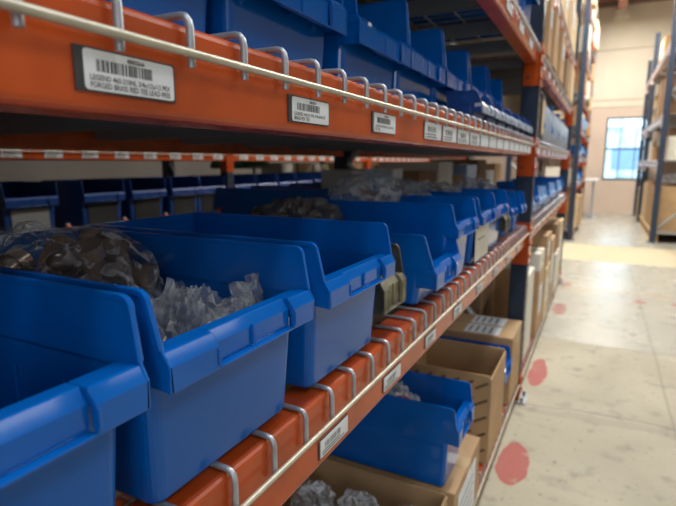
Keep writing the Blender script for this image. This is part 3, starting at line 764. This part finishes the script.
# rack beyond the passage
rnd = random.Random(7)
for zi, z in enumerate((.12, .80, 1.20, 1.62, 2.05, 2.60, 3.2)):
    gap = [.58, .29, .31, .32, .40, .45, .5][zi]; zn = ['floor', 'second', 'third', 'fourth', 'fifth', 'sixth', 'top'][zi]
    y = 8.05; k = 0
    while y < 12.0:
        wd = rnd.uniform(.24, .40)
        if 10.2 < y + wd and y < 10.4: y = 10.42; continue
        if y + wd > 12.25: break
        x1 = rnd.uniform(-.07, .02) ; h = gap * rnd.uniform(.6, .9)
        place = ['at the near end', 'just past the near end', 'left of centre', 'near the middle', 'at the middle', 'right past the middle', 'toward the far end', 'near the far end', 'by the end wall', 'last'][min(k, 9)]
        if zi in (1, 2, 3) and rnd.random() < .6:
            storage_bin('pale' if rnd.random() < .6 else 'mini', x1, y + wd / 2, z + .007, 'small bin, %s shelf, rack past the passage, %s' % (zn, place), 'bins in the rack past the passage')
        else:
            carton(x1 - .4, x1, y, y + wd, z + .007, h, 'carton on the %s shelf of the rack past the passage, %s' % (zn, place), m=rnd.choice([CARD, CARD_LT, WHITE_BOX, CARD]), group='cartons in the rack past the passage', tape=False, sheet=(.2, .8, .3, .8))
        y += wd + rnd.uniform(.03, .10); k += 1
mb = MB(); mb.bbox(-.02, .22, 11.2, 11.7, .745, .79, .006, WHITE); mb.box(.12, .16, 11.4, 11.44, .008, .745, LTGREY); mb.bbox(0, .25, 11.28, 11.62, 0, .008, .002, LTGREY)
tag(mb.build('white_side_stand'), 'white flat topped stand sticking out into the aisle by the end wall', 'stand')

# right rack contents
rb = [(8.30, 9.1, .15, .62, CARD, 'large tan carton on the pallet at the near end'), (9.2, 9.9, .15, .66, CARD, 'large tan carton on the pallet, second'), (10.0, 10.85, .15, .60, CARD_LT, 'pale carton on the pallet near the second post'),
      (11.15, 12.2, .0, .62, CARD_LT, 'pale carton standing on the floor by the end wall')]
for ya, yb, z, h, m, s_ in rb: carton(.97, 1.9, ya, yb, z, h, s_ + ' of the right rack', m=m, group='large cartons under the right rack', tape=False)
for k, (ya, yb) in enumerate([(8.26, 9.14), (9.18, 9.95), (9.98, 10.9)]):
    p = thing('wooden_pallet', (1.45, (ya + yb) / 2, 0), 'wooden pallet under the right rack, ' + ['nearest', 'in the middle', 'farthest'][k], 'pallet', 'pallets under the right rack')
    mb = MB(); L_ = (yb - ya) / 2
    for j in range(5): yy = -L_ + .05 + j * (2 * L_ - .1) / 4; mb.box(-.5, .5, yy - .045, yy + .045, .125, .147, CARD_LT)
    mb.build('deck_board', p); mb = MB()
    for x in (-.45, 0, .45): mb.box(x - .04, x + .04, -L_, L_, .02, .125, CARD); mb.box(x - .045, x + .045, -L_, L_, 0, .02, CARD_LT)
    mb.build('stringer', p)
RZ = {1.13: ('second', .5), 1.74: ('third', .78), 2.66: ('top', .5)}
for z, (zn, gap) in RZ.items():
    y = 8.32; k = 0
    while y < 12.1:
        wd = rnd.uniform(.22, .42)
        if 10.92 < y + wd and y < 11.2: y = 11.2; continue
        if y + wd > 12.3: break
        h = gap * rnd.uniform(.4, .95)
        place = ['at the near end', 'second from the near end', 'third from the near end', 'fourth from the near end', 'fifth from the near end', 'sixth from the near end', 'seventh from the near end', 'third before the end wall', 'second before the end wall', 'by the end wall', 'last'][min(k, 10)]
        x0_ = .96 + rnd.uniform(0, .12); carton(x0_, x0_ + .6, y, y + wd, z + .007, h, 'carton on the %s level of the right rack, %s' % (zn, place), m=rnd.choice([CARD, CARD_LT, CARD_DK, WHITE_BOX]), group='cartons in the right rack', tape=False, sheet=(.2, .6, .3, .6) if k % 2 else None)
        y += wd + rnd.uniform(.04, .15); k += 1
carton(.975, 1.3, 10.45, 10.83, 2.667, .92, 'tall tan carton standing highest in the right rack', m=CARD)if False else None
# wrapped white bundle on the near pallet box
def crumple(sx, sy, sz, seed, name, loc, m, label, cat='bag', group=None, nu=44, nv=26, amp=.16, freq=3.0, flat=0.15, rz=0.0, tail=None):
    """crumpled plastic bag: superellipsoid with ridged noise"""
    vs = []; fs = []
    off = Vector((seed * 7.3, seed * 3.1, seed * 1.7))
    for j in range(nv + 1):
        ph = -PI / 2 + PI * j / nv
        for i in range(nu):
            th = 2 * PI * i / nu
            c, s_ = math.cos(ph), math.sin(ph)
            d = Vector((math.copysign(abs(math.cos(th)) ** .7, math.cos(th)) * abs(c) ** .8, math.copysign(abs(math.sin(th)) ** .7, math.sin(th)) * abs(c) ** .8, math.copysign(abs(s_) ** .8, s_)))
            q = d * freq + off
            rdg = 1 - abs(noise.noise(q) * 2); rdg2 = 1 - abs(noise.noise(q * 2.7) * 2); r3 = noise.noise(q * 6)
            k = 1 + amp * (rdg - .6) + amp * .45 * (rdg2 - .6) + amp * .16 * r3
            p = Vector((d.x * sx * k, d.y * sy * k, d.z * sz * k))
            p.z = max(p.z, -sz * (1 - flat))
            vs.append(p)
    for j in range(nv):
        for i in range(nu): fs.append([j * nu + i, j * nu + (i + 1) % nu, (j + 1) * nu + (i + 1) % nu, (j + 1) * nu + i])
    mb = MB(); mb.add(vs, fs, m, False)
    if tail:   # gathered film standing up from the bag
        tv, tf = [], []; n = 22; hgt = tail[3]
        for i in range(n + 1):
            u = i / n
            for j in range(5):
                v = j / 4
                zig = noise.noise(Vector((u * 9, v * 2, seed * 2.2)))
                tv.append((tail[0] + tail[4] * (u - .5) + .012 * zig, tail[1] + tail[2] * (u - .5) + .014 * noise.noise(Vector((u * 11 + 5, v * 3, seed))), sz * .3 + hgt * v * (1 + .35 * noise.noise(Vector((u * 7, 9, seed))))))
        for i in range(n):
            for j in range(4): a = i * 5 + j; tf.append([a, a + 1, a + 6, a + 5])
        mb.add(tv, tf, m)
    o = mb.build(name, loc=loc); o.rotation_euler = (0, 0, rz)
    return tag(o, label, cat, group)
crumple(.30, .35, .10, 3, 'wrapped_bundle', (1.35, 8.68, .87), BAG, 'grey plastic wrapped bundle on the near carton of the right rack', 'bundle')

# ================================================================== FITTINGS AND BAGS
def fitting_mesh(kind):
    mb = MB()
    def hexnut(p, q, r): mb.tube([p, q], r, BRASS, 6, smooth=False)
    if kind == 0:   # tee
        mb.tube([(-.030, 0, 0), (.030, 0, 0)], .0115, BRASS, 14, caps=False); mb.tube([(0, 0, 0), (0, 0, .028)], .0115, BRASS, 14, caps=False)
        for a, b in (((-.032, 0, 0), (-.022, 0, 0)), ((.022, 0, 0), (.032, 0, 0)), ((0, 0, .020), (0, 0, .030))): mb.tube([a, b], .0145, BRASS, 14)
    elif kind == 1:  # coupling with wide hex mouth
        rr = [.0165, .0165, .012, .012, .0135, .0135]
        mb.tube([(-.026, 0, 0), (-.010, 0, 0)], .019, BRASS, 6, caps=False, smooth=False)
        mb.tube([(-.026, 0, 0), (-.012, 0, 0)], .015, BRASS, 16, caps=False)
        mb.tube([(-.012, 0, 0), (-.010, 0, 0), (.026, 0, 0)], [.003, .013, .012], BRASS, 14)
        for k in range(4): mb.tube([(.004 + k * .006, 0, 0), (.007 + k * .006, 0, 0)], .0138, BRASS, 14)
        vs = []; 
        for k in range(16):
            a = 2 * PI * k / 16; hx = .019 * math.cos(PI / 6) / math.cos(((a) % (PI / 3)) - PI / 6)
            vs.append((-.0262, hx * math.cos(a), hx * math.sin(a))); vs.append((-.0262, .015 * math.cos(a), .015 * math.sin(a)))
        mb.add(vs, [[2 * k, 2 * ((k + 1) % 16), 2 * ((k + 1) % 16) + 1, 2 * k + 1] for k in range(16)], BRASS)
    else:            # elbow
        pts = [(-.030, 0, 0), (-.010, 0, 0)] + [(-.010 + .02 * math.sin(a), 0, .02 - .02 * math.cos(a)) for a in (.4, .8, 1.2, 1.57)] + [(.010, 0, .036)]
        mb.tube(pts, .013, BRASS, 14); mb.tube([(-.034, 0, 0), (-.020, 0, 0)], .0165, BRASS, 14); mb.tube([(.010, 0, .026), (.010, 0, .040)], .0165, BRASS, 14)
    return mb
fm = [fitting_mesh(k) for k in range(3)]
fproto = [None] * 3
rnd = random.Random(11)
WHERE = ['at the front left of the bag', 'at the front middle', 'with its hexagonal mouth toward the camera', 'at the front right', 'lying along the front right edge']
n_f = 0
LAY = []
for layer in range(4):
    z = ZM + .030 + layer * .036
    for i in range(5):
        for j in range(3 if layer < 3 else 2):
            x = -.365 + .040 * i + rnd.uniform(-.008, .008) + (.02 if layer % 2 else 0); y = .262 + .060 * j + rnd.uniform(-.006, .006)
            LAY.append((x, y, z, layer))
for x, y, z, layer in LAY:
    if layer < 2 and (x < -.26): continue
    k = rnd.choice([0, 1, 1, 2, 2])
    if n_f < 5 and False: pass
    names = ['tee_fitting', 'hex_coupling_fitting', 'elbow_fitting']
    lab = 'tarnished brass %s in the clear bag in the blue bin, %s layer' % (['tee', 'hex coupling', 'elbow'][k], ['bottom', 'second', 'third', 'top'][layer])
    if fproto[k] is None:
        o = fm[k].build(names[k]); fproto[k] = o; tag(o, lab, 'pipe fitting', 'brass fittings in the bag')
    else:
        o = fproto[k].copy(); COL.objects.link(o); o['label'] = lab
    o.location = (x, y, z); o.rotation_euler = (rnd.uniform(0, 6), rnd.uniform(-.8, .8), rnd.uniform(0, 6))
    o.scale = (.95,) * 3
    n_f += 1
# hero couplings seen clearest
for (x, y, z, rx, ry, rz_, k, s_) in [(-.215, .315, ZM + .176, .2, -.25, 2.55, 1, 'brass coupling with its hexagonal mouth toward the camera, top of the bag'), (-.235, .385, ZM + .172, .5, .2, .5, 1, 'ribbed brass coupling at the right side of the bag top'), (-.27, .275, ZM + .160, .1, 1.2, 1.9, 2, 'brass elbow at the left side of the bag top'), (-.205, .385, ZM + .145, .9, .1, .35, 0, 'brass tee under the ribbed coupling at the right of the bag'), (-.20, .335, ZM + .150, .4, 0, .25, 2, 'brass elbow under the hexagonal mouth')]:
    if fproto[k] is None: continue
    o = fproto[k].copy(); COL.objects.link(o); o['label'] = s_; o.location = (x, y, z); o.rotation_euler = (rx, ry, rz_); o.scale = (1.0,) * 3
bagf = crumple(.118, .090, .098, 5, 'clear_plastic_bag', (-.262, .336, ZM + .104), BAG_THIN, 'clear bag full of brass fittings in the second blue bin', amp=.10, freq=2.2)
crumple(.042, .038, .068, 9, 'crumpled_plastic_bag', (-.090, .355, ZM + .078), BAG, 'crumpled clear bag at the front left of the second blue bin', amp=.22, freq=2.6, tail=(-.005, -.025, .04, .055, .04), flat=.1)
# flat sheet-like bag leaning to the right
mb = MB(); vs = []; fs = []; nu, nv = 40, 16
for i in range(nu + 1):
    u = i / nu
    for j in range(nv + 1):
        v = j / nv
        x = -.040 - .020 * (1 - v) - .004 * u; y = .335 + .098 * u
        top = .112 + .036 * u + .010 * noise.noise(Vector((u * 8, 3, 1)))
        z = .008 + (top - .008) * v
        q = Vector((u * 5, v * 3, 4.2)); x += .012 * (1 - abs(noise.noise(q) * 2)) - .008 + .006 * noise.noise(q * 3) - .02 * v
        vs.append((x, y, z))
for i in range(nu):
    for j in range(nv): a = i * (nv + 1) + j; fs.append([a, a + 1, a + nv + 2, a + nv + 1])
mb.add(vs, fs, BAG)
o = mb.build('plastic_bag_sheet', loc=(0, 0, ZM + .0036)); so = o.modifiers.new('solid', 'SOLIDIFY'); so.thickness = .012; so.offset = -1
tag(o, 'flat clear bag spread toward the right side of the second blue bin', 'bag')
# bags farther along
crumple(.10, .115, .080, 14, 'clear_plastic_bag', (-.30, 1.28, ZM + .160), BAG, 'shiny clear bag bulging above the bins, with copper parts inside', amp=.13, freq=2.0)
for k in range(10):
    a = rnd.uniform(0, 6.2); 
    mb = MB(); mb.tube([(-.02, 0, 0), (.02, 0, 0)], .011, COPPER, 10); mb.tube([(.012, 0, 0), (.022, 0, 0)], .014, COPPER, 10)
    o = mb.build('copper_coupling', loc=(-.28 + .06 * math.cos(a) * rnd.random(), 1.28 + .085 * math.sin(a) * rnd.random(), ZM + .13 + .06 * rnd.random()))
    o.rotation_euler = (rnd.random() * 6, rnd.random(), rnd.random() * 6); tag(o, 'small copper coupling inside the shiny clear bag', 'pipe fitting', 'copper couplings in the shiny bag')
crumple(.09, .11, .075, 17, 'dark_plastic_bag', (-.33, .95, ZM + .115), bag_mat('smoky_film', (.10, .09, .08), .8), 'dark crumpled bag behind the third and low blue bins', amp=.2, freq=2.6)
# clear bags in the open box and in the big bin
for k, (x, y, z) in enumerate([(-.10, .82, .235), (-.09, .96, .235), (-.20, .88, .225), (-.20, 1.00, .235), (-.30, .90, .22), (-.07, 1.02, .225), (-.33, 1.01, .215), (-.18, .79, .20)]):
    crumple(.055, .050, .070, 21 + k, 'parts_bag', (x, y, z), BAG_W, 'small clear parts bag in the open bottom box', 'bag', 'clear bags in the open bottom box', nu=26, nv=14, amp=.28, freq=2.8)
    mb = MB(); mb.box(-.016, .016, -.012, .012, 0, .001, WHITE); c = mb.build('tiny_label', loc=(x + .01, y, z + .069)); 
    c.rotation_euler = (.3, .2, k); tag(c, 'tiny white paper tag on a bag in the open bottom box', 'tag', 'paper tags in the open bottom box')
for k, (x, y, z) in enumerate([(-.15, 1.165, .445), (-.24, 1.16, .455), (-.32, 1.17, .455), (-.19, 1.19, .46)]):
    crumple(.052, .045, .065, 41 + k, 'parts_bag', (x, y, z), BAG_W, 'small clear parts bag inside the large blue bottom bin', 'bag', 'clear bags in the large bottom bin', nu=24, nv=12, amp=.25, freq=2.8)
for k, (x, y, z) in enumerate([(-.16, 1.15, .505), (-.24, 1.17, .515)]):
    mb = MB(); mb.tube([(0, 0, 0), (.03, 0, 0)], .007, RED, 8); tag(mb.build('red_plug', loc=(x, y, z)), 'small red plug between the bags in the bottom bin', 'plug', 'red plugs in the bottom bin')

# ================================================================== THINGS IN THE FAR RACK (right part)
r = thing('green_tub', (XB - .33, 3.78, zmf + .345), 'dark green domed cover above the dark bins in the far rack', 'cover')
mb = MB(); pts = []
prof = [(.30, 0), (.30, .035), (.27, .08), (.20, .11), (.08, .122), (.0, .124)]
vs = []; n = 24
for rr_, z in prof: vs += [(rr_ * .8 * math.cos(2 * PI * k / n), rr_ * math.sin(2 * PI * k / n) * 1.05, z) for k in range(n)]
fs = [[j * n + k, j * n + (k + 1) % n, (j + 1) * n + (k + 1) % n, (j + 1) * n + k] for j in range(len(prof) - 1) for k in range(n)] + [list(range(n))]
mb.add(vs, fs, GREEN, True); mb.build('dome', r)
for yy in (-.2, .2):
    mb = MB(); mb.tube([(0, yy, 0), (0, yy, -.050)], .012, DARKST, 8); mb.build('leg', r)
fb = [(4.20, 4.50, .06, CARD_LT, 'tan box left of the white sheets in the far rack', .22), (4.55, 4.85, .28, WHITE_BOX, 'white stack of sheets in the far rack', .05), (4.90, 5.2, .26, CARD_LT, 'pale box beside the white sheets in the far rack', .05), (5.25, 5.6, .24, WHITE_BOX, 'whitish box above the copper pile in the far rack', .1),
      (6.05, 6.4, .30, CARD_DK, 'dark brown box past the dark rear post', .05), (6.45, 6.75, .32, CARD, 'tan box with holes past the dark rear post', .05), (6.8, 7.3, .28, CARD_DK, 'wide brown box in the far rack', .05), (7.4, 7.55, .26, WHITE_BOX, 'slim white box in the far rack', .05), (7.7, 8.4, .24, CARD_DK, 'brown box in the far rack beside the slim white one', .05), (8.7, 9.2, .3, CARD_DK, 'dark box in the farthest bay of the far rack', 0), (9.3, 9.5, .3, WHITE_BOX, 'narrow white box in the farthest bay of the far rack', 0), (9.6, 10.1, .25, BIN_LT, 'pale blue box in the farthest bay of the far rack', 0), (10.2, 10.9, .3, CARD, 'tan box at the very end of the far rack', 0)]
for ya, yb, h, m, s_, d_ in fb: carton(XB - .66, XB - .40, ya, yb, zmf, min(h + .14, .395), s_, m=m, group='boxes deep in the far rack', tape=False, sheet=(.2, .6, .3, .7) if m is CARD else None)
JN = ['nearest', 'second', 'third', 'fourth', 'fifth', 'sixth', 'seventh', 'eighth', 'farthest']
for k in range(18):
    y = 6.16 + k * .285
    if abs(y - 8.6) < .2: continue
    if k % 2: jug(XB - .1, y, zmf, 1.8, 'pale jug in the far rack past the rear post, ' + JN[k // 2], cap=BLACK)
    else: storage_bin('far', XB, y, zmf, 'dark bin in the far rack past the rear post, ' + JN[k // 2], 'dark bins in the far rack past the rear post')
# hidden cartons added on the far rack's upper shelf to keep it shaded
for k in range(19):
    y = -.05 + k * .6
    if abs(y + .2 - 3.2) < .3 or abs(y + .2 - 5.95) < .3 or abs(y + .2 - 8.6) < .3 or y > 10.7: continue
    carton(XB - .66, XB - .03, y, y + .46, 1.197, .30, 'hidden brown carton added on the far rack upper shelf for shade', m=CARD_DK, group='cartons added for shade on the upper shelf of the far rack', tape=False)

# unseen cartons added above and behind the view so the rack shades its inside
for k in range(4):
    y = -.36 + k * .68
    carton(-.92, -.05, y, y + .62, 2.0536, .85, 'big tan carton added above the view to shade the near bay', group='big cartons added above the view for shade', tape=False)
for z, h in ((.1216, .55), (.8366, .25), (1.2066, .27), (1.5866, .36), (2.0536, .85)):
    for k in range(3):
        y = -3.12 + k * .90
        carton(-.92, -.05, y, y + .84, z, h, 'big tan carton added behind the camera to block light', group='big cartons added behind the camera to block light', tape=False)
# clutter in the bins at the right of the middle shelf
for k, (x, y, s_) in enumerate([(-.25, 1.40, 'behind the card-fronted bin'), (-.22, 1.63, 'in the bin right of the pale card'), (-.42, 1.85, 'above the small black bin near the post'), (-.20, 2.12, 'in the bin next to the navy post')]):
    crumple(.10, .085, .095, 60 + k, 'clear_plastic_bag', (x, y, ZM + .11), BAG, 'bright clear bag heaped ' + s_, 'bag', 'bags heaped at the right of the middle shelf', nu=30, nv=16, amp=.2)
for k, (x, y, m, s_) in enumerate([(-.55, 1.62, WHITE_BOX, 'small white box'), (-.62, 1.84, BIN_LT, 'small pale blue box'), (-.58, 2.08, WHITE, 'small bright white box')]):
    carton(x - .06, x + .06, y - .06, y + .06, zm, .24, s_ + ' standing behind the blue bins near the navy post', m=m, tape=False)


# rear stock of the middle shelf past the post
for k in range(7):
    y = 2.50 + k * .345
    carton(-.93, -.56, y, y + .30, zm, [.22, .27, .18, .25, .29, .2, .26][k], ['dark brown', 'white', 'brown', 'pale blue', 'dark brown', 'white', 'tan'][k] + ' box at the rear of the middle shelf past the post, ' + JN[k], m=[CARD_DK, WHITE_BOX, CARD_DK, BIN_LT, CARD_DK, WHITE, CARD][k], group='boxes at the rear of the middle shelf', tape=False)
